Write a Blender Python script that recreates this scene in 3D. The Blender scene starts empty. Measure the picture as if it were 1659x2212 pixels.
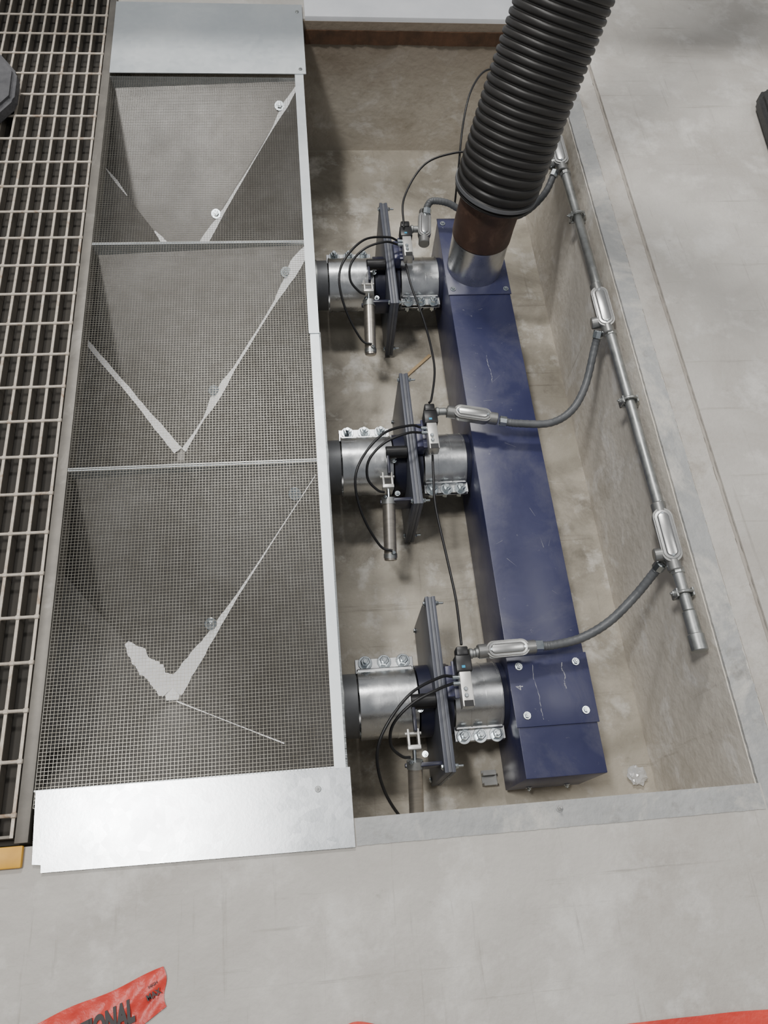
import bpy, bmesh, random
from math import *
from mathutils import Matrix, Vector
random.seed(4)
SC=bpy.context.scene; COL=SC.collection
# ------------------------------------------------------------------ materials
def mat(name,c1,c2=None,rough=.5,metal=0.0,scale=8,detail=6,bump=0.0,bscale=60,rough2=None,c3=None,s3=2.0,t3=(.55,.7),stretch=(1,1,1),vor=0,spec=None,c4=None,s4=20,t4=(.6,.7),scuff=None,zgrad=None):
    m=bpy.data.materials.new(name); m.use_nodes=True; nt=m.node_tree; N=nt.nodes; L=nt.links
    b=N['Principled BSDF']; b.inputs['Metallic'].default_value=metal; b.inputs['Roughness'].default_value=rough
    if spec is not None: b.inputs['Specular IOR Level'].default_value=spec
    c2=c2 or tuple(v*.8 for v in c1)
    tc=N.new('ShaderNodeTexCoord'); mp=N.new('ShaderNodeMapping'); mp.inputs['Scale'].default_value=stretch
    L.new(tc.outputs['Object'],mp.inputs['Vector'])
    if vor:
        n=N.new('ShaderNodeTexVoronoi'); n.inputs['Scale'].default_value=vor; fac=n.outputs['Color']
        L.new(mp.outputs['Vector'],n.inputs['Vector'])
        sx=N.new('ShaderNodeSeparateColor'); L.new(fac,sx.inputs[0])
        n2=N.new('ShaderNodeTexNoise'); n2.inputs['Scale'].default_value=scale; n2.inputs['Detail'].default_value=4
        L.new(mp.outputs['Vector'],n2.inputs['Vector'])
        mx=N.new('ShaderNodeMath'); mx.operation='MULTIPLY_ADD'; mx.inputs[1].default_value=.14
        L.new(sx.outputs[0],mx.inputs[0]); L.new(n2.outputs['Fac'],mx.inputs[2])
        ms=N.new('ShaderNodeMath'); ms.operation='SUBTRACT'; ms.inputs[1].default_value=.07; L.new(mx.outputs[0],ms.inputs[0])
        fo=ms.outputs[0]
    else:
        n=N.new('ShaderNodeTexNoise'); n.inputs['Scale'].default_value=scale; n.inputs['Detail'].default_value=detail; n.inputs['Roughness'].default_value=.62
        L.new(mp.outputs['Vector'],n.inputs['Vector']); fo=n.outputs['Fac']
    r=N.new('ShaderNodeValToRGB'); r.color_ramp.elements[0].position=.3; r.color_ramp.elements[1].position=.7
    r.color_ramp.elements[0].color=(*c2,1); r.color_ramp.elements[1].color=(*c1,1)
    L.new(fo,r.inputs['Fac']); out=r.outputs['Color']
    def layer(out,c,s,t,dist=.6,st=None,mx=1):
        n3=N.new('ShaderNodeTexNoise'); n3.inputs['Scale'].default_value=s; n3.inputs['Detail'].default_value=8; n3.inputs['Roughness'].default_value=.7
        n3.inputs['Distortion'].default_value=dist
        if st:
            q=N.new('ShaderNodeMapping'); q.inputs['Scale'].default_value=st[0]; q.inputs['Rotation'].default_value=(0,0,st[1]); L.new(tc.outputs['Object'],q.inputs['Vector']); L.new(q.outputs[0],n3.inputs['Vector'])
        else: L.new(tc.outputs['Object'],n3.inputs['Vector'])
        r3=N.new('ShaderNodeMapRange'); r3.inputs['From Min'].default_value=t[0]; r3.inputs['From Max'].default_value=t[1]; r3.inputs['To Max'].default_value=mx
        L.new(n3.outputs['Fac'],r3.inputs['Value'])
        mi=N.new('ShaderNodeMix'); mi.data_type='RGBA'; L.new(r3.outputs[0],mi.inputs['Factor']); L.new(out,mi.inputs['A']); mi.inputs['B'].default_value=(*c,1)
        return mi.outputs['Result']
    if c3: out=layer(out,c3,s3,t3)
    if c4: out=layer(out,c4,s4,t4,.1)
    if scuff:
        out=layer(out,scuff,2.4,(.60,.70),0,((.8,20,1),.45),.55); out=layer(out,scuff,2.0,(.60,.70),0,((22,1.2,1),.95),.45); out=layer(out,scuff,14,(.64,.74),0,None,.5)
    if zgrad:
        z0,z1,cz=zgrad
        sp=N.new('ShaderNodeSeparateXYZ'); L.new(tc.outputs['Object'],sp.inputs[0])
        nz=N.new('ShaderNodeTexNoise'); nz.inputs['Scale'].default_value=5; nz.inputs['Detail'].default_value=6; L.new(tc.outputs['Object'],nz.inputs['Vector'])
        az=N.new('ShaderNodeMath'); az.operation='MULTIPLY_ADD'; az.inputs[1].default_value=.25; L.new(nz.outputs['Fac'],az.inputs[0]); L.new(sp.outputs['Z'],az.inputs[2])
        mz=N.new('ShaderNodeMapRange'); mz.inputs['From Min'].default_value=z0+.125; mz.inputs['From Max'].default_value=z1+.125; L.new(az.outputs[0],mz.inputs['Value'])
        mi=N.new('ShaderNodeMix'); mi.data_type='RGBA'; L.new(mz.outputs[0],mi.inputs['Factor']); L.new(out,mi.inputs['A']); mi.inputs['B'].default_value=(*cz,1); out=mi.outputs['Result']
    L.new(out,b.inputs['Base Color'])
    if rough2 is not None:
        mr=N.new('ShaderNodeMapRange'); mr.inputs['To Min'].default_value=rough; mr.inputs['To Max'].default_value=rough2
        mr.inputs['From Min'].default_value=.3; mr.inputs['From Max'].default_value=.7
        L.new(fo,mr.inputs['Value']); L.new(mr.outputs[0],b.inputs['Roughness'])
    if bump:
        nb=N.new('ShaderNodeTexNoise'); nb.inputs['Scale'].default_value=bscale; nb.inputs['Detail'].default_value=5
        L.new(tc.outputs['Object'],nb.inputs['Vector'])
        bp=N.new('ShaderNodeBump'); bp.inputs['Strength'].default_value=bump; bp.inputs['Distance'].default_value=.01
        L.new(nb.outputs['Fac'],bp.inputs['Height']); L.new(bp.outputs['Normal'],b.inputs['Normal'])
    return m
CONC=mat('concrete_floor',(.59,.565,.52),(.44,.415,.375),.72,scale=2.6,detail=12,bump=.18,bscale=90,c3=(.36,.33,.295),s3=2.4,t3=(.47,.82),c4=(.65,.63,.59),s4=6,t4=(.52,.70),scuff=(.25,.23,.20))
CONC2=mat('concrete_curb',(.57,.545,.50),(.43,.40,.36),.8,scale=10,detail=10,bump=.4,bscale=60,c3=(.33,.295,.25),s3=6,t3=(.52,.75))
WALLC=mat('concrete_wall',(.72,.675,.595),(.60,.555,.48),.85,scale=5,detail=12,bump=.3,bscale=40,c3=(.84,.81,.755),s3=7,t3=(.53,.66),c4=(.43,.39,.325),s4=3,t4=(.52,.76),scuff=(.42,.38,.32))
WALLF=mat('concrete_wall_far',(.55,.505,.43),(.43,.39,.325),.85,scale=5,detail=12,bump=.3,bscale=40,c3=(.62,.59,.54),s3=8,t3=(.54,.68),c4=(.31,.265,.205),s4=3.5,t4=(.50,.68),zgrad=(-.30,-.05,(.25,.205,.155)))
PITF=mat('concrete_pit_floor',(.50,.455,.38),(.34,.31,.25),.6,scale=4,detail=12,bump=.3,bscale=50,c3=(.14,.125,.10),s3=2.8,t3=(.46,.74),c4=(.60,.575,.52),s4=8,t4=(.53,.68),rough2=.8,scuff=(.18,.16,.13))
GALV=mat('galvanized_sheet',(.62,.65,.66),(.54,.58,.60),.40,.85,scale=4,vor=60,rough2=.5)
GALVN=mat('galvanized_sheet_bright',(.66,.68,.70),(.58,.61,.63),.24,.9,scale=5,vor=60,bump=.012,bscale=160,rough2=.34)
GALV2=mat('galvanized_clamp',(.72,.73,.73),(.52,.53,.54),.22,.95,scale=12,bump=.05,bscale=30,rough2=.36)
ZINC=mat('zinc_bolt',(.68,.72,.73),(.46,.51,.54),.25,1,scale=40)
WIRE=mat('mesh_wire',(.28,.268,.235),(.16,.148,.12),.33,.85,scale=30)
HOP=mat('hopper_steel',(.155,.148,.138),(.115,.108,.098),.33,.35,scale=2.6,detail=4,c3=(.21,.205,.195),s3=2.4,t3=(.45,.75),rough2=.5)
CAULK=mat('white_sealant',(.99,.99,.985),(.97,.965,.96),.6,scale=20)
GRT=mat('grating_steel',(.57,.52,.445),(.41,.35,.28),.55,.2,scale=60,c3=(.28,.175,.105),s3=18,t3=(.55,.70))
GRB=mat('grating_bar_steel',(.24,.215,.18),(.16,.143,.12),.6,.3,scale=12)
CHAN=mat('channel_steel',(.20,.185,.16),(.14,.13,.115),.5,.4,scale=20,c3=(.26,.245,.22),s3=10,t3=(.55,.7))
VOID=mat('trench_shade',(.05,.045,.038),(.035,.032,.028),.9,scale=8)  # near-black colour standing in for the shade below the grating
NAVY=mat('navy_paint',(.034,.037,.100),(.024,.027,.078),.29,scale=5,detail=8,rough2=.44,c3=(.105,.107,.145),s3=5,t3=(.47,.9),bump=.03,bscale=30,c4=(.24,.24,.27),s4=45,t4=(.65,.78))
NAVY2=mat('dark_navy_paint',(.020,.022,.045),(.014,.015,.032),.35,scale=8)
DGREY=mat('slate_blue_grey_plate',(.095,.102,.125),(.065,.07,.09),.42,.2,scale=10,c3=(.13,.13,.14),s3=18,t3=(.6,.8))
MGREY=mat('plate_edge_grey',(.15,.155,.17),(.11,.115,.13),.5,.3,scale=20)
BLK=mat('black_plastic',(.012,.012,.013),(.008,.008,.009),.38,scale=20)
HOSE=mat('black_hose_rubber',(.024,.022,.020),(.015,.014,.013),.38,scale=14,rough2=.55)
CUFF=mat('brown_rubber_cuff',(.10,.055,.038),(.055,.032,.023),.5,scale=12,c3=(.17,.10,.07),s3=15,t3=(.50,.75))
RUB=mat('dull_dark_sleeve',(.22,.225,.235),(.15,.155,.16),.5,.4,scale=12)
COND=mat('conduit_steel',(.46,.47,.46),(.30,.31,.30),.34,.85,scale=30,rough2=.48)
CAST=mat('cast_conduit_body',(.33,.33,.32),(.25,.25,.24),.36,.75,scale=30)
COVR=mat('conduit_cover',(.50,.50,.49),(.40,.40,.39),.28,.9,scale=30)
FLEX=mat('grey_flex',(.12,.125,.13),(.08,.085,.09),.42,scale=30)
SST=mat('stainless_cylinder',(.54,.50,.44),(.40,.37,.33),.33,.85,scale=20,stretch=(1,8,1))
BLKV=mat('valve_block_alu',(.66,.65,.62),(.54,.53,.5),.4,.7,scale=30)
RED=mat('red_film',(.72,.06,.038),(.50,.035,.025),.4,scale=10,bump=.5,bscale=22)
YEL=mat('yellow_tape',(.78,.42,.035),(.6,.3,.02),.5,scale=20)
WHITE=mat('white_steel',(.88,.89,.91),(.74,.76,.79),.4,.1,scale=6,c3=(.45,.45,.45),s3=9,t3=(.66,.8))
ANG=mat('embedded_curb',(.43,.43,.42),(.32,.325,.32),.65,.1,scale=7,detail=12,c3=(.55,.53,.485),s3=4,t3=(.50,.62),bump=.4,bscale=50,c4=(.24,.23,.21),s4=9,t4=(.57,.72))
RUST=mat('rust_stain',(.13,.065,.035),(.06,.035,.02),.9,scale=20)
GROOVE=mat('dirty_groove',(.42,.39,.345),(.30,.27,.235),.9,scale=9)
WOOD=mat('wood_sliver',(.45,.33,.18),(.36,.25,.13),.7,scale=30)
CHALK=mat('chalk_white',(.42,.42,.45),(.3,.3,.34),.9,scale=30)
INK=mat('black_ink',(.02,.015,.015),None,.5)
BLUE=mat('blue_mark',(.02,.35,.60),None,.4)
PLA=mat('clear_plastic_scrap',(.75,.75,.74),(.5,.5,.5),.15,.3,scale=20)
# ------------------------------------------------------------------ mesh builder
def cat(pts,n=8):
    P=[Vector(p) for p in pts]; 
    if len(P)<3: return P
    Q=[2*P[0]-P[1]]+P+[2*P[-1]-P[-2]]; out=[]
    for i in range(1,len(Q)-2):
        a,b,c,d=Q[i-1:i+3]
        for k in range(n):
            t=k/n; out.append(.5*((2*b)+(c-a)*t+(2*a-5*b+4*c-d)*t*t+(3*b-a-3*c+d)*t**3))
    out.append(P[-1]); return out
class M:
    def __init__(s): s.bm=bmesh.new()
    def box(s,lo,hi,bev=0,rot=None,seg=2):
        lo=Vector(lo);hi=Vector(hi);c=(lo+hi)/2;d=hi-lo
        t=bmesh.new(); bmesh.ops.create_cube(t,size=1)
        for v in t.verts: v.co=Vector((v.co.x*d.x,v.co.y*d.y,v.co.z*d.z))
        if bev: bmesh.ops.bevel(t,geom=t.edges[:],offset=bev,segments=seg,affect='EDGES',profile=.5)
        mt=Matrix.Translation(c)@(rot.to_4x4() if rot else Matrix())
        s.add(t,mt); return s
    def add(s,t,mt=Matrix()):
        vm={}
        for v in t.verts: vm[v]=s.bm.verts.new(mt@v.co)
        for f in t.faces:
            try: s.bm.faces.new([vm[v] for v in f.verts])
            except ValueError: pass
        t.free()
    def sweep(s,pts,r,seg=16,cap=True,inner=None):
        P=[Vector(p) for p in pts]; n=len(P); R=r if isinstance(r,(list,tuple)) else [r]*n
        T=[(P[min(i+1,n-1)]-P[max(i-1,0)]).normalized() for i in range(n)]
        u=T[0].orthogonal().normalized(); rings=[]
        for i in range(n):
            u=(u-T[i]*u.dot(T[i])).normalized(); w=T[i].cross(u)
            rings.append([s.bm.verts.new(P[i]+(u*cos(2*pi*k/seg)+w*sin(2*pi*k/seg))*R[i]) for k in range(seg)])
        for i in range(n-1):
            for k in range(seg):
                s.bm.faces.new((rings[i][k],rings[i][(k+1)%seg],rings[i+1][(k+1)%seg],rings[i+1][k]))
        if cap: s.bm.faces.new(rings[0][::-1]); s.bm.faces.new(rings[-1])
        return s
    def cyl(s,a,b,r,seg=24,r2=None): return s.sweep([a,b],[r,r if r2 is None else r2],seg)
    def bcyl(s,a,b,r,seg=24,e=.002):
        a=Vector(a);b=Vector(b);d=(b-a).normalized()
        return s.sweep([a,a+d*e,b-d*e,b],[r-e,r,r,r-e],seg)
    def _rt(s,a,b,r,t,seg):
        d=(b-a).normalized();u=d.orthogonal().normalized();w=d.cross(u)
        prof=[(a,r-t),(a,r),(b,r),(b,r-t)]
        R=[[s.bm.verts.new(p+(u*cos(2*pi*k/seg)+w*sin(2*pi*k/seg))*q) for k in range(seg)] for p,q in prof]
        for i in range(4):
            for k in range(seg): s.bm.faces.new((R[i][k],R[i][(k+1)%seg],R[(i+1)%4][(k+1)%seg],R[(i+1)%4][k]))
        return s
    def poly(s,pts):
        s.bm.faces.new([s.bm.verts.new(p) for p in pts]); return s
    def prism(s,pts,d):
        d=Vector(d); A=[s.bm.verts.new(Vector(p)) for p in pts]; B=[s.bm.verts.new(Vector(p)+d) for p in pts]
        n=len(A); s.bm.faces.new(A[::-1]); s.bm.faces.new(B)
        for i in range(n): s.bm.faces.new((A[i],A[(i+1)%n],B[(i+1)%n],B[i]))
        return s
    def bolt(s,c,ax,r=.011,wr=.017,h=.009,shank=.008):
        c=Vector(c);ax=Vector(ax).normalized()
        s.bcyl(c,c+ax*.0025,wr,24,.0008); s.sweep([c+ax*.0025,c+ax*(h),c+ax*(h+.0015)],[r,r,r*.85],6)
        s.bcyl(c+ax*(h),c+ax*(h+shank),r*.5,12,.001); return s
    def obj(s,name,m,parent=None,loc=(0,0,0),smooth=True,**kw):
        bmesh.ops.recalc_face_normals(s.bm,faces=s.bm.faces[:])
        me=bpy.data.meshes.new(name); s.bm.to_mesh(me); s.bm.free()
        if smooth: me.shade_smooth(); me.set_sharp_from_angle(angle=.65)
        me.materials.append(m)
        o=bpy.data.objects.new(name,me); COL.objects.link(o); o.location=loc
        if parent: o.parent=parent
        for k,v in kw.items(): o[k]=v
        return o
def thing(name,label,category,loc,group=None):
    e=bpy.data.objects.new(name,None); e.empty_display_size=.05; e.location=loc; COL.objects.link(e)
    e['label']=label; e['category']=category
    if group: e['group']=group
    return e
def sub(name,parent):
    e=bpy.data.objects.new(name,None); e.empty_display_size=.03; COL.objects.link(e); e.parent=parent; return e
def dup(root,delta,**kw):
    def rec(o,par):
        c=o.copy(); COL.objects.link(c)
        if par: c.parent=par; c.matrix_parent_inverse=o.matrix_parent_inverse.copy()
        for ch in o.children: rec(ch,c)
        return c
    n=rec(root,None); n.location=root.location+Vector(delta)
    for k,v in kw.items(): n[k]=v
    return n
def text(s,size,m,parent,name,mw,bold=0,shear=0,**kw):
    cu=bpy.data.curves.new(name,'FONT'); cu.body=s; cu.size=size; cu.extrude=.0003; cu.align_x='CENTER'; cu.align_y='CENTER'; cu.offset=bold; cu.shear=shear
    t=bpy.data.objects.new(name+'_tmp',cu); COL.objects.link(t)
    dg=bpy.context.evaluated_depsgraph_get(); dg.update()
    me=bpy.data.meshes.new_from_object(t.evaluated_get(dg)); bpy.data.objects.remove(t)
    me.materials.clear(); me.materials.append(m)
    o=bpy.data.objects.new(name,me); COL.objects.link(o); o.parent=parent; o.matrix_local=mw
    for k,v in kw.items(): o[k]=v
    return o
V=Vector
# ------------------------------------------------------------------ camera
Rm=Matrix.Rotation(-0.22509,3,'Z')@Matrix.Rotation(pi/2-1.10900,3,'X')@Matrix.Rotation(0.15466,3,'Z')
c=bpy.data.cameras.new('camera'); co=bpy.data.objects.new('camera',c); COL.objects.link(co)
co.matrix_world=Matrix.Translation((0,0,1.6))@Rm.to_4x4()
c.sensor_fit='VERTICAL'; c.sensor_height=24; c.lens=1654.38/2212*24; c.clip_start=.05
SC.camera=co
# ------------------------------------------------------------------ setting
X0,X1,Y0,Y1,D=-.97,.898,.118,2.64,.511
YN=.055; XR=1.020; YG=2.797
S=dict(kind='structure')
m=M()
m.box((-3,-2,-.7),(X0,6,0)); m.box((XR,-2,-.7),(3.5,6,0)); m.box((X0,-2,-.7),(XR,YN,0)); m.box((X0,YN,-.055),(X1,Y0,0)); m.box((X1,YN,-.7),(XR,Y1+.15,-.009)); m.box((-.547,Y1,-.7),(X1,6,0)); m.box((X0,YG,-.7),(-.547,6,0)); m.box((X1,Y1+.15,-.7),(XR,6,0))
m.obj('floor',CONC,None,smooth=False,**S)
M().box((X0,YN,-.6),(X1,YG,-D)).obj('floor.001',PITF,smooth=False,**S)
t=.006
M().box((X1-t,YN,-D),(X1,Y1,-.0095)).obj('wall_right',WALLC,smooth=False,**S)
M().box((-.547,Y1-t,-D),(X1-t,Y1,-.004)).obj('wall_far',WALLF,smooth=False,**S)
M().box((X0,YN,-D),(X1-t,YN+t,-.056)).obj('wall_near',WALLC,smooth=False,**S)
M().box((X0,YN+t,-D),(X0+t,YG,-.056)).obj('wall_left',WALLC,smooth=False,**S)
def rough_slab(lo,hi,ny,amp,mt,name,axis=1,chips=True):
    bm=bmesh.new(); L=[]; chip=0
    for k in range(ny+1):
        f=k/ny; a=random.uniform(-amp,amp); b=random.uniform(-amp,amp)
        chip=chip*.6+(random.random()<.05)*random.uniform(1,3)*amp if chips else 0
        if axis==1: p=(lo[0]+abs(a)*.6,lo[1]+(hi[1]-lo[1])*f); q=(hi[0]+b-chip,p[1])
        else: p=(lo[0]+(hi[0]-lo[0])*f,lo[1]+a+chip); q=(p[0],hi[1]-abs(b)*.6)
        L.append((p,q))
    vs=[[bm.verts.new((*p,lo[2])),bm.verts.new((*p,hi[2])),bm.verts.new((*q,hi[2])),bm.verts.new((*q,lo[2]))] for p,q in L]
    for k in range(ny):
        for i in range(3): bm.faces.new((vs[k][i],vs[k+1][i],vs[k+1][i+1],vs[k][i+1]))
    bm.faces.new(vs[0]); bm.faces.new(vs[-1][::-1])
    m=M(); m.bm.free(); m.bm=bm; m.obj(name,mt,smooth=False,**S)
rough_slab((X1-.004,.060,-.05),(X1+.050,Y1+.1,-.001),240,.0018,ANG,'trim_1')
rough_slab((.064,.068,-.05),(X1-.0045,Y0,.002),90,.0006,ANG,'trim_2',0,False)
rough_slab((X1+.054,YN+.004,-.02),(XR-.006,Y1+.148,-.0072),240,.0022,CONC2,'trim_3')
rough_slab((XR-.008,YN+.004,-.02),(XR-.0005,Y1+.148,-.0060),160,.0018,GROOVE,'trim_4',1,False)
M().box((.07,Y1-.005,-.03),(1.0,2.78,.012),.002).obj('trim_5',WHITE,**S)
M().box((-3,2.80,0),(3.5,2.84,.9)).obj('trim_6',WHITE,smooth=False,**S)
rough_slab((.07,Y1-.012,-.080),(X1-.01,Y1-.0065,-.032),60,.002,RUST,'trim_7',0)
# ------------------------------------------------------------------ grating
def grating(y0,y1,label):
    g=thing('floor_grating',label,'grating',(0,0,0))
    m=M(); x=-.580; xs=[]
    while x>X0+.01: xs.append(x); x-=.0385
    for x in xs: m.box((x-.0025,y0,-.032),(x+.0025,y1,-.001))
    m.box((xs[-1]-.0025,y0,-.032),(xs[0]+.0025,y0+.005,-.001)); m.box((xs[-1]-.0025,y1-.005,-.032),(xs[0]+.0025,y1,-.001))
    m.obj('bearing_bars',GRB,g,smooth=False)
    m=M()
    for x in xs: m.box((x-.0031,y0,-.003),(x+.0031,y1,.0005))
    y=y0+.04
    while y<y1-.01:
        m.sweep([(xs[-1],y,0),(xs[0],y,0)],.0036,8)
        for x in xs: m.box((x-.0055,y-.005,-.004),(x+.0055,y+.005,.0035),.0018,seg=1)
        y+=.0985
    m.obj('cross_rods',GRT,g)
    return g
grating(.135,YG-.003,'rust-speckled steel bar grating over dark trench beside mesh screen')
M().box((X0+.01,.125,-.040),(-.576,YG-.001,-.036)).obj('trim_9',VOID,smooth=False,**S)  # added dark sheet under the bars, paints the trench shade seen through slots
M().box((-.574,.125,-.05),(-.549,YG-.001,.0),.001).obj('trim_8',CHAN,**S)
# ------------------------------------------------------------------ hoppers
YD=[.2137,.9255,1.632,2.338]; YC=[.41,1.105,1.80]
for i in range(3):
    ya,yb,yc=YD[i]+.004,YD[i+1]-.004,YC[i]
    top=[(-.76,ya,-.052),(.045,ya,-.012),(.045,yb,-.012),(-.76,yb,-.052)]
    zb=-.355; bot=[(-.366,yc+.04,zb),(-.346,yc+.04,zb),(-.346,yc+.072,zb),(-.366,yc+.072,zb)]
    h=thing('steel_hopper','dull grey steel funnel hopper with white sealed seams under wire mesh','hopper',(0,0,0),'hoppers under the wire mesh')
    m=M()
    names=[(0,1),(1,2),(2,3),(3,0)]
    for a,b in names: m.poly([top[a],top[b],bot[b],bot[a]])
    m.poly(bot)
    bmesh.ops.remove_doubles(m.bm,verts=m.bm.verts[:],dist=1e-5)
    m.obj('hopper_body',HOP,h,smooth=False)
    M().box((-.57,yb,-.045),(.045,yb+.003,-.003)).obj('divider_lip',GALV,h,smooth=False); M().box((-.57,ya-.003,-.045),(.045,ya,-.003)).obj('divider_lip',GALV,h,smooth=False)
    def seam(ci,ws,f0=0,f1=1):
        # flat fillet strip of sealant lying on both walls that meet at corner ci
        A=V(top[ci]);B=V(bot[ci]); d=(B-A).normalized()
        nb=[V(top[(ci+1)%4])-A, V(top[(ci-1)%4])-A]
        dirs=[(q-d*q.dot(d)).normalized() for q in nb]
        nrm=(dirs[0]+dirs[1]).normalized()
        bm=bmesh.new(); rows=[]; j0=j1=1
        for k in range(61):
            q=k/60; f=f0+(f1-f0)*q; p=A.lerp(B,f); u=q*(len(ws)-1); j=min(int(u),len(ws)-2); u-=j
            j0=.75*j0+.25*random.uniform(.55,1.45); j1=.75*j1+.25*random.uniform(.55,1.45)
            w=(ws[j]*(1-u)+ws[j+1]*u)*1.25
            off=nrm*.0012
            rows.append([bm.verts.new(p+dirs[0]*w*j0+off),bm.verts.new(p+dirs[0]*w*.35+nrm*w*.22+off),bm.verts.new(p+dirs[1]*w*.35+nrm*w*.22+off),bm.verts.new(p+dirs[1]*w*j1+off)])
        for a,b in zip(rows[:-1],rows[1:]):
            for k in range(3): bm.faces.new((a[k],a[k+1],b[k+1],b[k]))
        mm=M(); mm.bm.free(); mm.bm=bm; mm.obj('seam_sealant',CAULK,h,label='white sealant spread along the funnel seam')
    if i==2: seam(2,[.004,.010,.002,.0012,.002,.004,.006,.012,.014,.010],.03,1); seam(3,[.002,.009,.013,.014],.78,1); seam(3,[.001,.005,.001],.42,.58)
    if i==1: seam(2,[.010,.018,.012,.004,.003,.003,.004,.004,.010,.012,.003,.004,.008],.02,1); seam(3,[.005,.006,.007,.008,.013],.1,1)
    if i==0: seam(2,[.0008,.0012,.0012,.0015,.002,.003,.008,.012,.018,.022],.05,1); seam(3,[.004,.011,.008,.001],.18,.36); seam(3,[.006,.017,.022,.024,.022],.76,1); seam(1,[.0015,.001,.001,.002],.3,1)
    if i==0:
        mm=M(); zz=zb+.0025; mm.poly([V(bot[0])+V((-.012,.004,.004)),V(bot[1])+V((.012,.004,.004)),V(bot[2])+V((.016,.004,.010)),V(bot[3])+V((-.016,.004,.010))]); mm.obj('seam_sealant',CAULK,h,smooth=False)
    fw=(Vector(top[2])-Vector(top[3])).cross(Vector(bot[3])-Vector(top[3])).normalized()
    if fw.y>0: fw=-fw
    for f in (.13,.70):
        s=Vector(top[2]).lerp(Vector(bot[2]),f)+Vector((-.022,0,0))
        M().bolt(s+fw*.001,fw,.009,.016,.007,.003).obj('washer_bolt',ZINC,h)
# hardware cloth
def screen(y0,y1):
    m=M(); z=.0003; x0,x1=-.546,.036; r=.00029; n=80
    for k in range(n+1):
        x=x0+(x1-x0)*k/n+random.uniform(-.0003,.0003); m.box((x-r,y0,z-r),(x+r,y1,z+r))
    ny=int((y1-y0)/.0073)
    for k in range(ny+1):
        y=y0+(y1-y0)*k/ny; m.box((x0,y-r,z-r+.0006),(x1,y+r,z+r+.0006))
    return m.obj('wire_mesh_screen',WIRE,smooth=False,label='fine square galvanized wire mesh covering a hopper opening',category='wire mesh',group='wire mesh screens')
for i in range(3): screen(YD[i]+.001-(.03 if i==0 else 0),YD[i+1]-.001+(.03 if i==2 else 0))
# frame strips
def plate(name,pts,h,z,mt,label,cat_,screws=()):
    p=thing(name,label,cat_,(0,0,z))
    m=M(); m.prism([(x,y,0) for x,y in pts],(0,0,h)); m.obj('sheet',mt,p)
    for x,y in screws: M().bolt((x,y,h),(0,0,1),.004,.006,.003,.003).obj('screw',COND,p)
    return p
plate('cover_plate',[(-.518,.0706),(.061,.066),(.060,.213),(-.542,.215),(-.535,.086),(-.519,.084)],.0025,.0047,GALVN,'bright glaring galvanized steel cover sheet closing end of mesh','cover plate',[(-.005,.176)])
plate('cover_plate',[(-.548,2.336),(.062,2.338),(.062,2.70),(-.55,2.70)],.0025,.0072,GALV,'matte galvanized steel cover sheet beside white base plate','cover plate',[(.045,2.36),(.045,2.66)])
m=M(); m.box((.029,.205,.0022),(.056,1.305,.0045)); m.box((.052,.205,-.05),(.056,1.305,.0045)); m.obj('edge_angle',GALV,label='galvanized angle strip edging the wire mesh',category='metal strip',group='mesh edge strips')
m=M(); m.box((.026,1.300,.0046),(.053,2.342,.0068)); m.box((.0495,1.307,-.05),(.053,2.335,.0045)); m.obj('edge_angle',GALV,label='galvanized angle strip edging the wire mesh',category='metal strip',group='mesh edge strips')
# ------------------------------------------------------------------ per-row pneumatic line
ZA=-.365
R3=YC[2]
rows=[0,R3-YC[1],R3-YC[0]]
def repeat(root): 
    for d in rows[1:]: dup(root,(0,-d,0))
p=thing('outlet_pipe','dull dark grey outlet pipe leading out below hopper','pipe',(0,R3,ZA),'hopper outlet pipes')
M()._rt(Vector((-.16,0,0)),Vector((.102,0,0)),.080,.004,48).obj('pipe_sleeve',RUB,p)
M()._rt(Vector((.060,0,0)),Vector((.068,0,0)),.083,.004,48).obj('sleeve_band',COND,p)
repeat(p)
def clamp(x,sd,L,label):
    p=thing('pipe_clamp',label,'pipe clamp',(x,R3,ZA),'pipe clamps')
    m=M()
    m._rt(V((-L,0,0)),V((L,0,0)),.086,.003,56)
    for e in (-L+.003,L-.003,-L*.32,L*.32): m._rt(V((e-.0022,0,0)),V((e+.0022,0,0)),.0872,.003,56)
    m.obj('clamp_shell',GALV2,p)
    m=M()
    a,b=(.074,.112) if sd>0 else (-.112,-.074)
    for z in (.012,.024): m.box((-L-.003,a,z-.002),(L+.003,b,z+.002),.001,seg=1)
    m.box((-L,min(sd*.074,sd*.086),-.01),(L,max(sd*.074,sd*.086),.034),.003,seg=1)
    m.obj('clamp_flange',GALV2,p)
    for k in (-L*.68,0,L*.68):
        m=M(); m.bolt((k,sd*.101,.026),(0,0,1),.0125,.0185,.014,.010); m.bcyl((k,sd*.101,-.014),(k,sd*.101,.026),.006,12,.001); m.bcyl((k,sd*.101,-.004),(k,sd*.101,.010),.012,6,.001); m.obj('clamp_bolt',ZINC,p)
    return p
repeat(clamp(.178,1,.072,'shiny galvanized bolted clamp sleeve between dark pipe and gate valve'))
repeat(clamp(.402,-1,.061,'shiny galvanized bolted clamp sleeve between gate valve and blue duct'))
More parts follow.
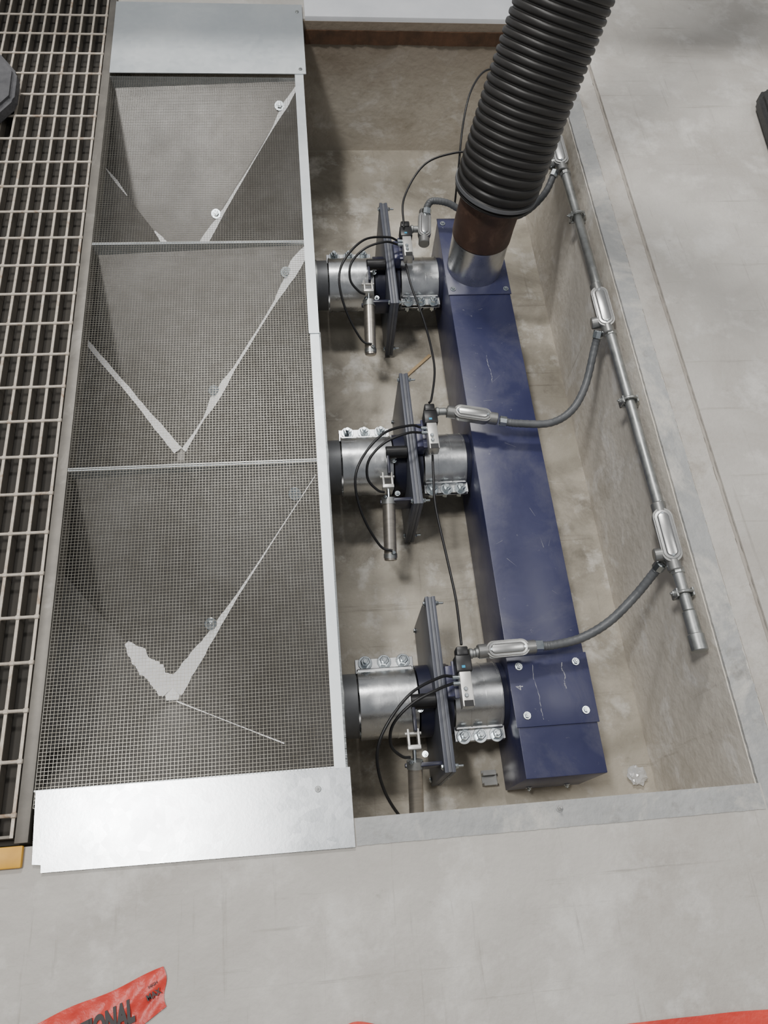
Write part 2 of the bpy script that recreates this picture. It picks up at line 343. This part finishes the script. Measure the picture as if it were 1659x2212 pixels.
# gate valve
g=thing('gate_valve','slate blue-grey sandwich-plate slide gate valve with pneumatic cylinder','gate valve',(.30,R3+.02,ZA),'slide gate valves')
M().box((-.013,-.215,-.13),(-.0042,.215,.132),.001).obj('valve_plate',DGREY,g)
M().box((-.004,-.214,-.129),(.004,.214,.1305),.0005).obj('gasket',MGREY,g,label='lighter grey middle plate')
M().box((.0042,-.215,-.13),(.013,.215,.132),.001).obj('valve_plate',DGREY,g)
M()._rt(Vector((-.046,-.02,0)),Vector((-.0135,-.02,0)),.090,.02,48).obj('hub_collar',NAVY2,g)
M()._rt(Vector((.0135,-.02,0)),Vector((.036,-.02,0)),.090,.02,48).obj('hub_collar',NAVY2,g)
for y in (-.2,.2):
    for z in (-.11,.118):
        M().bolt((.0135,y,z),(1,0,0),.006,.008,.007,.014).obj('plate_bolt',ZINC,g); M().bolt((-.0135,y,z),(-1,0,0),.006,.008,.004,.001).obj('plate_bolt',ZINC,g)
m=M(); m.box((.0135,-.045,.10),(.036,.03,.145),.002); m.box((.03,-.05,.14),(.075,.04,.148),.001); m.obj('valve_bracket',NAVY,g,label='navy painted bracket')
m=M(); m.bcyl((-.075,-.045,.118),(-.0135,-.045,.118),.018); m.obj('pivot_shaft',BLK,g,label='black pivot shaft')
m=M(); m.box((-.074,-.115,.108),(-.066,-.03,.128),.002); m.obj('lever_arm',NAVY2,g)
m=M(); 
for dx in (-.016,.008): m.box((-.075+dx,-.150,.100),(-.075+dx+.006,-.108,.122),.002)
m.box((-.092,-.156,.100),(-.060,-.145,.122),.002); m.bcyl((-.096,-.118,.111),(-.056,-.118,.111),.004,12,.001); m.obj('clevis',BLKV,g,label='silver clevis fork')
m=M(); m.cyl((-.076,-.15,.109),(-.077,-.19,.10),.0045,12); m.obj('piston_rod',ZINC,g)
cy=sub('actuator_cylinder',g)
A=Vector((-.077,-.182,.103));B=Vector((-.080,-.338,.035)); d=(B-A).normalized()
M().sweep([A,A+d*.003,B-d*.003,B],[.015,.0175,.0175,.014],28).obj('cylinder_barrel',SST,cy)
M().sweep([A-d*.004,A+d*.014],[.0195,.0195],28).obj('cylinder_cap',COND,cy); M().sweep([B-d*.02,B-d*.008],[.0188,.0188],28).obj('cylinder_cap',COND,cy)
M().bcyl(A+d*.007,A+d*.007+Vector((-.012,.004,.024)),.0055,12,.001).obj('air_fitting',ZINC,cy); M().bcyl(B-d*.014,B-d*.014+Vector((.008,0,.024)),.0055,12,.001).obj('air_fitting',ZINC,cy)
m=M(); m.box((-.075,-.195,.06),(-.0135,-.185,.115),.002); m.box((-.10,-.192,.085),(-.055,-.182,.098),.002); m.obj('cylinder_bracket',NAVY2,g)
for y in (-.06,-.165): M().bolt((-.05,y,.098),(-.2,-.1,1),.006,.008,.006,.006).obj('bracket_bolt',ZINC,g)
repeat(g)
# solenoid valve
s=thing('solenoid_valve','black coil solenoid valve on small silver manifold block','solenoid valve',(.352,R3,-.19),'solenoid valves')
M().box((-.014,-.060,-.018),(.014,.022,.018),.002).obj('valve_block',BLKV,s)
m=M(); m.box((-.019,.022,-.02),(.019,.062,.02),.003); m.box((-.014,.060,-.016),(.014,.082,.022),.003); m.obj('solenoid_coil',BLK,s)
m=M(); m.box((-.011,-.0603,.0181),(.011,-.046,.019)); m.obj('block_label',BLK,s)
m=M(); m.box((-.006,.03,.0201),(.002,.036,.0206)); m.obj('brand_mark',BLUE,s,label='small blue square mark')
for y in (-.003,.012): M().bcyl((-.030,y,.006),(-.013,y,.006),.0055,12,.001).obj('push_fitting',ZINC,s)
for y in (-.02,-.035): M().bcyl((-.004,y,.017),(-.004,y,.024),.005,10,.001).obj('push_fitting',ZINC,s)
m=M(); m.bcyl((.018,.068,0),(.028,.068,0),.013,18); m.bcyl((.026,.068,0),(.048,.068,0),.0105,18,.001); m.obj('cable_connector',COND,s)
repeat(s)
# air tubes
def tube(name,pts,r,m_,label,cat_,loc=(0,0,0),group=None,n=8):
    P=cat(pts,n); o=M().sweep(P,r,10).obj(name,m_,loc=loc,label=label,category=cat_)
    if group: o['group']=group
    return o
GA='air tubes looping to the cylinders'
ta=tube('air_tube',[(.322,.015,-.184),(.29,.01,-.165),(.213,-.03,-.135),(.150,-.10,-.14),(.128,-.16,-.165),(.145,-.23,-.22),(.19,-.29,-.285),(.223,-.303,-.295)],.0036,BLK,'thin black air hose looping from solenoid to cylinder end','air tube',(0,R3,0),GA)
tb=tube('air_tube',[(.322,-.002,-.184),(.28,-.02,-.155),(.215,-.05,-.15),(.170,-.09,-.17),(.165,-.13,-.20),(.19,-.152,-.225),(.210,-.154,-.238)],.0036,BLK,'thin black air hose looping from solenoid to cylinder rod end','air tube',(0,R3,0),GA)
repeat(ta); repeat(tb)
tube('air_tube',[(.345,1.74,-.21),(.355,1.66,-.22),(.379,1.527,-.22),(.386,1.40,-.20),(.384,1.31,-.19),(.362,1.21,-.175),(.352,1.19,-.17)],.0033,BLK,'thin black air hose linking two solenoid valves','air tube',group='linking air hoses')
tube('air_tube',[(.350,1.045,-.21),(.345,.98,-.21),(.340,.885,-.21),(.352,.74,-.21),(.358,.62,-.195),(.352,.51,-.17),(.351,.495,-.168)],.0033,BLK,'thin black air hose linking two solenoid valves','air tube',group='linking air hoses')
tube('air_tube',[(.345,1.85,-.165),(.35,1.93,-.12),(.42,2.03,-.08),(.52,2.06,-.06),(.64,2.06,-.05),(.74,2.12,-.04),(.76,2.24,-.02),(.72,2.35,.0),(.650,2.35,.02),(.585,2.25,.02),(.55,2.14,-.02),(.535,2.04,-.1),(.53,1.98,-.2)],.0033,BLK,'thin black air supply hose curving behind the ribbed hose','air tube')
# ------------------------------------------------------------------ conduit bodies
def cbody(L,W):
    pts=[]; r=W/2
    for k in range(21): a=-pi/2+pi*k/20; pts.append((L/2-r+cos(a)*r,sin(a)*r))
    for k in range(21): a=pi/2+pi*k/20; pts.append((-L/2+r+cos(a)*r,sin(a)*r))
    return pts
def conduit_body(parent,mw,L=.14,W=.046,side=None):
    e=sub('conduit_body',parent); e.matrix_local=mw
    m=M()
    def loft(prof,LL,WW):
        rings=[]
        for sc,z in prof:
            dW=WW*(1-sc)/2; q=cbody(LL-2*dW,WW-2*dW); rings.append([m.bm.verts.new((x,y,z)) for x,y in q])
        n=len(rings[0])
        for a,b in zip(rings[:-1],rings[1:]):
            for k in range(n): m.bm.faces.new((a[k],a[(k+1)%n],b[(k+1)%n],b[k]))
        m.bm.faces.new(rings[0][::-1]); m.bm.faces.new(rings[-1])
    loft([(.35,-.024),(.62,-.021),(.84,-.014),(.97,-.004),(1,.006),(1,.0115),(.96,.0135)],L,W)
    m.bcyl((-L/2-.018,0,-.002),(-L/2+.01,0,-.002),.0175); m.bcyl((L/2-.01,0,-.002),(L/2+.018,0,-.002),.0175)
    if side: m.bcyl((side[0],0,-.002),(side[0],side[1]*.040,-.002),.0165)
    m.obj('body_casting',CAST,e)
    m=M(); loft([(.84,.0136),(.84,.0152),(.80,.0162),(.56,.0166),(.50,.0188),(.44,.0194)],L*.96,W)
    m.obj('body_cover',COVR,e,label='smooth raised oval cover plate')
    for x in (-L*.385,L*.385): M().bcyl((x,0,.0163),(x,0,.0195),.0040,12,.0008).obj('cover_screw',ZINC,e)
    return e
def frame(o,x,z):
    x=Vector(x).normalized(); z=Vector(z); z=(z-x*z.dot(x)).normalized(); y=z.cross(x)
    mt=Matrix((x,y,z)).transposed().to_4x4(); mt.translation=Vector(o); return mt
XC=.862
run=thing('wall_conduit','grey steel conduit run with junction bodies along the concrete pit wall','conduit',(0,0,0))
yl=[2.058,1.402,.689]; zl=lambda y:-.062+(2.06-y)*.020
for a,b in ((1.98,1.475),(1.33,.762),(.615,.50)):
    M().bcyl((XC,a,zl(a)),(XC,b,zl(b)),.0138,24).obj('conduit_pipe',COND,run)
for a in (1.49,.775,1.96,1.315,.60): M().bcyl((XC,a+.008,zl(a)),(XC,a-.008,zl(a)),.017,8,.002).obj('conduit_coupling',COND,run)
m=M(); m.bcyl((XC,.50,zl(.5)),(XC,.405,zl(.4)),.0160,24); m.bcyl((XC,.445,zl(.44)),(XC,.405,zl(.4)),.019,24); m.obj('end_coupling',COND,run)
for k,y in enumerate(yl): 
    conduit_body(run,frame((XC-.006,y,zl(y)+.006),(0,1,0),(-.25,0,1)),.142,.048,(-.043,1))
for y in (1.775,1.09,.545):
    m=M(); m.box((XC-.022,y-.010,zl(y)-.020),(X1-t-.001,y+.010,zl(y)-.014),.001); m.box((XC-.022,y-.010,zl(y)-.02),(XC-.017,y+.010,zl(y)+.012),.001)
    m.box((XC+.016,y-.010,zl(y)-.02),(XC+.021,y+.010,zl(y)+.014),.001); m.sweep(cat([(XC-.019,y,zl(y)+.008),(XC-.008,y,zl(y)+.018),(XC+.008,y,zl(y)+.018),(XC+.019,y,zl(y)+.008)],4),.004,8)
    m.bolt((XC-.022,y,zl(y)+.002),(-1,0,0),.006,.008,.006,.006); m.obj('conduit_strap',COND,run)
def flex(pts,bodymw,label,conn):
    f=thing('flexible_conduit',label,'flexible conduit',(0,0,0),'grey flexible conduits')
    P=cat(pts,14); R=[.0108+.0006*sin(i*2.4) for i in range(len(P))]
    M().sweep(P,R,16).obj('conduit_sleeve',FLEX,f)
    for a,b in ((P[0],P[4]),(P[-5],P[-1])):
        a=Vector(a);b=Vector(b); d=(b-a).normalized(); M().bcyl(a,a+d*.022,.015,8,.002).obj('compression_fitting',ZINC,f)
    conduit_body(f,bodymw,.108,.042)
    if conn: M().bcyl(conn[0],conn[1],.012,20).obj('body_nipple',COND,f)
    return f
flex([(.835,1.335,-.055),(.826,1.30,-.09),(.80,1.215,-.145),(.755,1.15,-.17),(.69,1.118,-.183),(.60,1.122,-.186),(.555,1.13,-.185)],frame((.472,1.155,-.185),(1,-.22,0),(0,-.1,1)),'grey flexible conduit sagging from wall conduit across plain duct top',((.40,1.171,-.188),(.42,1.168,-.187)))
flex([(.838,.63,-.05),(.825,.615,-.08),(.785,.575,-.125),(.72,.525,-.155),(.65,.495,-.178),(.58,.484,-.184),(.545,.484,-.184)],frame((.464,.482,-.185),(1,0.02,0),(0,-.1,1)),'grey flexible conduit sagging from wall conduit beside bolted duct panel',((.385,.479,-.188),(.41,.48,-.187)))
flex([(.838,1.99,-.07),(.80,1.93,-.11),(.74,1.91,-.17),(.66,1.92,-.20),(.56,1.935,-.185),(.50,1.955,-.165),(.45,1.960,-.160),(.432,1.945,-.165),(.428,1.93,-.17)],frame((.415,1.872,-.185),(-.12,-1,0),(0,0,1)),'grey flexible conduit passing behind ribbed hose to a solenoid',None)
# ------------------------------------------------------------------ duct
DX0,DX1,DY0,DY1,DZ0,DZ1=.478,.675,.188,1.972,-.48,-.25
d=thing('blue_duct','long navy painted steel duct box with scuffed bolted top panels','duct',(0,0,0))
M().box((DX0,DY0,DZ0),(DX1,DY1,DZ1),.002).obj('duct_body',NAVY,d)
M().box((DX0-.004,.305,DZ1+.0005),(DX1+.004,.478,DZ1+.005),.001).obj('bolted_panel',NAVY,d)
M().box((DX0-.003,1.645,DZ1+.0005),(DX1+.003,DY1+.002,DZ1+.004),.001).obj('collar_base_plate',NAVY,d)
for y in YC: M()._rt(V((.4645,y,ZA)),V((DX0-.0005,y,ZA)),.084,.006,48).obj('inlet_collar',NAVY2,d)
for x,y in ((.502,.452),(.648,.455),(.503,.332),(.650,.335)): M().bolt((x,y,DZ1+.005),(0,0,1),.007,.010,.006,.003).obj('panel_bolt',ZINC,d)
for x,y in ((.492,1.668),(.662,1.665),(.492,1.95),(.662,1.95)): M().bolt((x,y,DZ1+.004),(0,0,1),.006,.009,.005,.003).obj('panel_bolt',ZINC,d)
for x in (.53,.63): M().bolt((x,DY0,DZ0+.04),(0,-1,0),.006,.008,.006,.004).obj('end_bolt',ZINC,d)
for y in (.25,.9,1.4,1.85): M().box((DX0+.01,y-.02,-D+.0005),(DX1-.01,y+.02,DZ0),.002).obj('duct_foot',NAVY,d)
def scratch(pts,r=.0008,j=.001): 
    P=cat([(x,y,z) for x,y,z in pts],7); P=[p+Vector((random.uniform(-j,j),random.uniform(-j,j),0)) for p in P]
    M().sweep(P,[r*random.uniform(.1,1.7) for _ in P],5).obj('paint_scratch',CHALK,d,smooth=False,label='pale paint scratch')
z=DZ1+.0001; zp=DZ1+.0048
scratch([(.563,1.41,z),(.562,1.38,z),(.567,1.34,z),(.565,1.31,z)],.0006); scratch([(.613,.455,zp),(.610,.440,zp),(.615,.425,zp),(.610,.405,zp),(.612,.39,zp)],.0011)
scratch([(.538,.455,zp),(.535,.42,zp),(.541,.38,zp),(.540,.345,zp),(.543,.32,zp)],.0006); scratch([(.57,1.10,z),(.60,1.085,z)],.0003); scratch([(.62,.80,z),(.625,.77,z)],.0003)
for q in range(9):
    x=random.uniform(.49,.65); y=random.uniform(.55,1.6); scratch([(x,y,z),(x+random.uniform(-.03,.03),y+random.uniform(-.03,.03),z)],.00025,0)
text('4',.026,CHALK,d,'chalk_number',Matrix.Translation((.497,.400,zp+.0002))@Matrix.Rotation(pi*.5,4,'Z'),label='faint chalk number four')
# collar + cuff + hose
CX,CY=.572,1.762
cl=thing('duct_collar','shiny galvanized round spigot standing on the blue duct','duct collar',(CX,CY,DZ1+.004))
M()._rt(V((0,0,.0005)),V((0,0,.135)),.088,.002,56).obj('collar_tube',GALV2,cl)
M()._rt(V((0,0,.128)),V((0,0,.136)),.0892,.003,56).obj('collar_bead',GALV2,cl)
hs=thing('ribbed_hose','large black corrugated exhaust hose with brown rubber cuff','hose',(CX,CY,-.0815))
M().sweep([(0,0,-.0275),(.001,.001,.02),(.004,.003,.06),(.008,.005,.10),(.012,.008,.135)],.0905,48).obj('hose_cuff',CUFF,hs,label='dirty rust-brown rubber cuff')
ctr=[(.010,.006,.112),(.026,.022,.21),(.062,.080,.36),(.108,.150,.516),(.145,.205,.656),(.18,.26,.856),(.21,.32,1.156),(.24,.37,1.5)]
P=cat(ctr,60); acc=0; Q=[P[0]]; 
step=.0027
for a,b in zip(P[:-1],P[1:]):
    L=(b-a).length
    while acc+L>=step:
        a=a+(b-a)*((step-acc)/L); L=(b-a).length; acc=0; Q.append(a)
    acc+=L
prof=[0,.75,.95,1,1,.95,.75,0]
R=[(.1150+.0066*prof[i%8])*(1 if i>6 else .93+.01*i) for i in range(len(Q))]
M().sweep(Q,R,56).obj('hose_body',HOSE,hs)
m=M(); T=(Q[14]-Q[6]).normalized(); m._rt(Q[10],Q[10]+T*.010,.1232,.004,56); m.obj('hose_clamp_band',RUB,hs)
# ------------------------------------------------------------------ small things
m=M(); m.box((.425,.205,-D+.001),(.465,.245,-D+.006)); m.box((.425,.205,-D+.005),(.46,.212,-D+.03)); m.box((.425,.23,-D+.005),(.46,.237,-D+.03))
m.obj('floor_bracket',CAST,label='small bent zinc bracket on pit floor beside duct',category='bracket')
M().box((.34,1.566,-D+.001),(.46,1.576,-D+.006),rot=Matrix.Rotation(.75,3,'Z')).obj('wood_sliver',WOOD,label='thin pale wood splinter on pit floor',category='wood scrap')
m=M(); t_=bmesh.new(); bmesh.ops.create_icosphere(t_,subdivisions=3,radius=.028)
for v in t_.verts: v.co*=random.uniform(.7,1.1); v.co.z*=.3
m.add(t_,Matrix.Translation((.845,.20,-D+.011))); m.obj('plastic_scrap',PLA,smooth=False,label='crumpled clear plastic wrap scrap in pit corner',category='plastic scrap')
M().bolt((.47,.103,.002),(0,0,1),.005,.007,.006,.010).obj('anchor_stud',ANG,label='small anchor stud in concrete pit rim',category='bolt')
M().box((-.80,.082,.0008),(-.553,.120,.012),.003).obj('yellow_marker',YEL,label='yellow orange taped bar at end of grating',category='marker strip')
m=M(); m.prism([(-1.05,2.02,.004),(-.86,2.06,.004),(-.80,2.16,.004),(-.805,2.28,.004),(-.90,2.42,.004),(-1.05,2.45,.004)],(0,0,.05))
bmesh.ops.bevel(m.bm,geom=m.bm.edges[:],offset=.012,segments=3,affect='EDGES'); m.obj('rubber_block',mat('grey_rubber',(.10,.10,.105),(.06,.06,.065),.8,scale=30,bump=.5),label='dark grey worn rubber block resting on grating',category='rubber block')
m=M(); m.prism([(1.50,1.88,.001),(1.80,1.86,.001),(1.82,2.25,.001),(1.56,2.24,.001),(1.53,2.20,.001)],(0,0,.05))
bmesh.ops.bevel(m.bm,geom=m.bm.edges[:],offset=.014,segments=3,affect='EDGES'); m.obj('rubber_block',mat('black_rubber',(.03,.03,.032),(.02,.02,.02),.6,scale=30,bump=.3),label='black rubber block lying on concrete floor',category='rubber block')
def film(pts_fn,nu,nv):
    bm=bmesh.new(); g=[[bm.verts.new(pts_fn(u/nu,v/nv)) for v in range(nv+1)] for u in range(nu+1)]
    for u in range(nu):
        for v in range(nv): bm.faces.new((g[u][v],g[u+1][v],g[u+1][v+1],g[u][v+1]))
    m=M(); m.bm.free(); m.bm=bm; return m
r=thing('red_bag','crumpled red plastic bag with black printed lettering','plastic bag',(0,0,0))
def f1(u,v):
    a=V((-.62,-.20,0)).lerp(V((-.292,-.100,0)),u); b=V((-.58,-.34,0)).lerp(V((-.283,-.160,0)),u)
    p=a.lerp(b,v); p.y+=.002*sin(u*15)*(1-v); p.x+=.004*sin(v*6)*u; p.z=.004+.0018*sin(u*9+v*3)+.0012*sin(v*11+u*4)+.0008*sin(u*50+v*13); return p
film(f1,80,24).obj('bag_film',RED,r)
ang=.34
def tm(x,y,a,sx=1): return Matrix.Translation((x,y,.0085))@Matrix.Rotation(a,4,'Z')@Matrix.Diagonal((sx,1,1,1))
text('SECTIONAL',.046,INK,r,'printed_lettering',tm(-.405,-.184,ang,.56),.0024,.4)
text('MAX',.013,INK,r,'printed_lettering',tm(-.306,-.140,ang+.1,.9),.0004)
text('HIGH',.007,INK,r,'printed_lettering',tm(-.308,-.125,ang+.1,1),.0001)
r=thing('red_bag','smooth red plastic bag edge lying on concrete','plastic bag',(0,0,0))
edge=cat([(-.01,-.235,0),(.035,-.2135,0),(.08,-.2215,0),(.14,-.242,0),(.27,-.254,0),(.42,-.264,0),(.52,-.263,0),(.65,-.263,0),(.79,-.266,0),(1.12,-.29,0)],8)
def f2(u,v):
    p=edge[int(round(u*(len(edge)-1)))].copy(); p.y-=.25*v; p.z=.005+.002*sin(u*17)*(1-v)+.002*sin(v*9); return p
film(f2,len(edge)-1,8).obj('bag_film',RED,r)
# ------------------------------------------------------------------ light
w=bpy.data.worlds.new('world'); SC.world=w; w.use_nodes=True
w.node_tree.nodes['Background'].inputs[0].default_value=(.92,.95,1,1); w.node_tree.nodes['Background'].inputs[1].default_value=.30
def area(loc,size,e,tgt=(0.1,1.2,0),col=(1,.98,.95)):
    l=bpy.data.lights.new('ceiling_lamp','AREA'); l.shape='RECTANGLE'; l.size,l.size_y=size; l.energy=e; l.color=col
    o=bpy.data.objects.new('ceiling_lamp',l); o.location=loc; o.rotation_euler=(V(tgt)-V(loc)).to_track_quat('-Z','Y').to_euler(); COL.objects.link(o)
area((-1.5,.6,5.2),(.9,.4),180)
area((-.4,4.2,5.0),(1.2,.5),180)
area((2.6,1.0,5.0),(1.2,1.2),45)
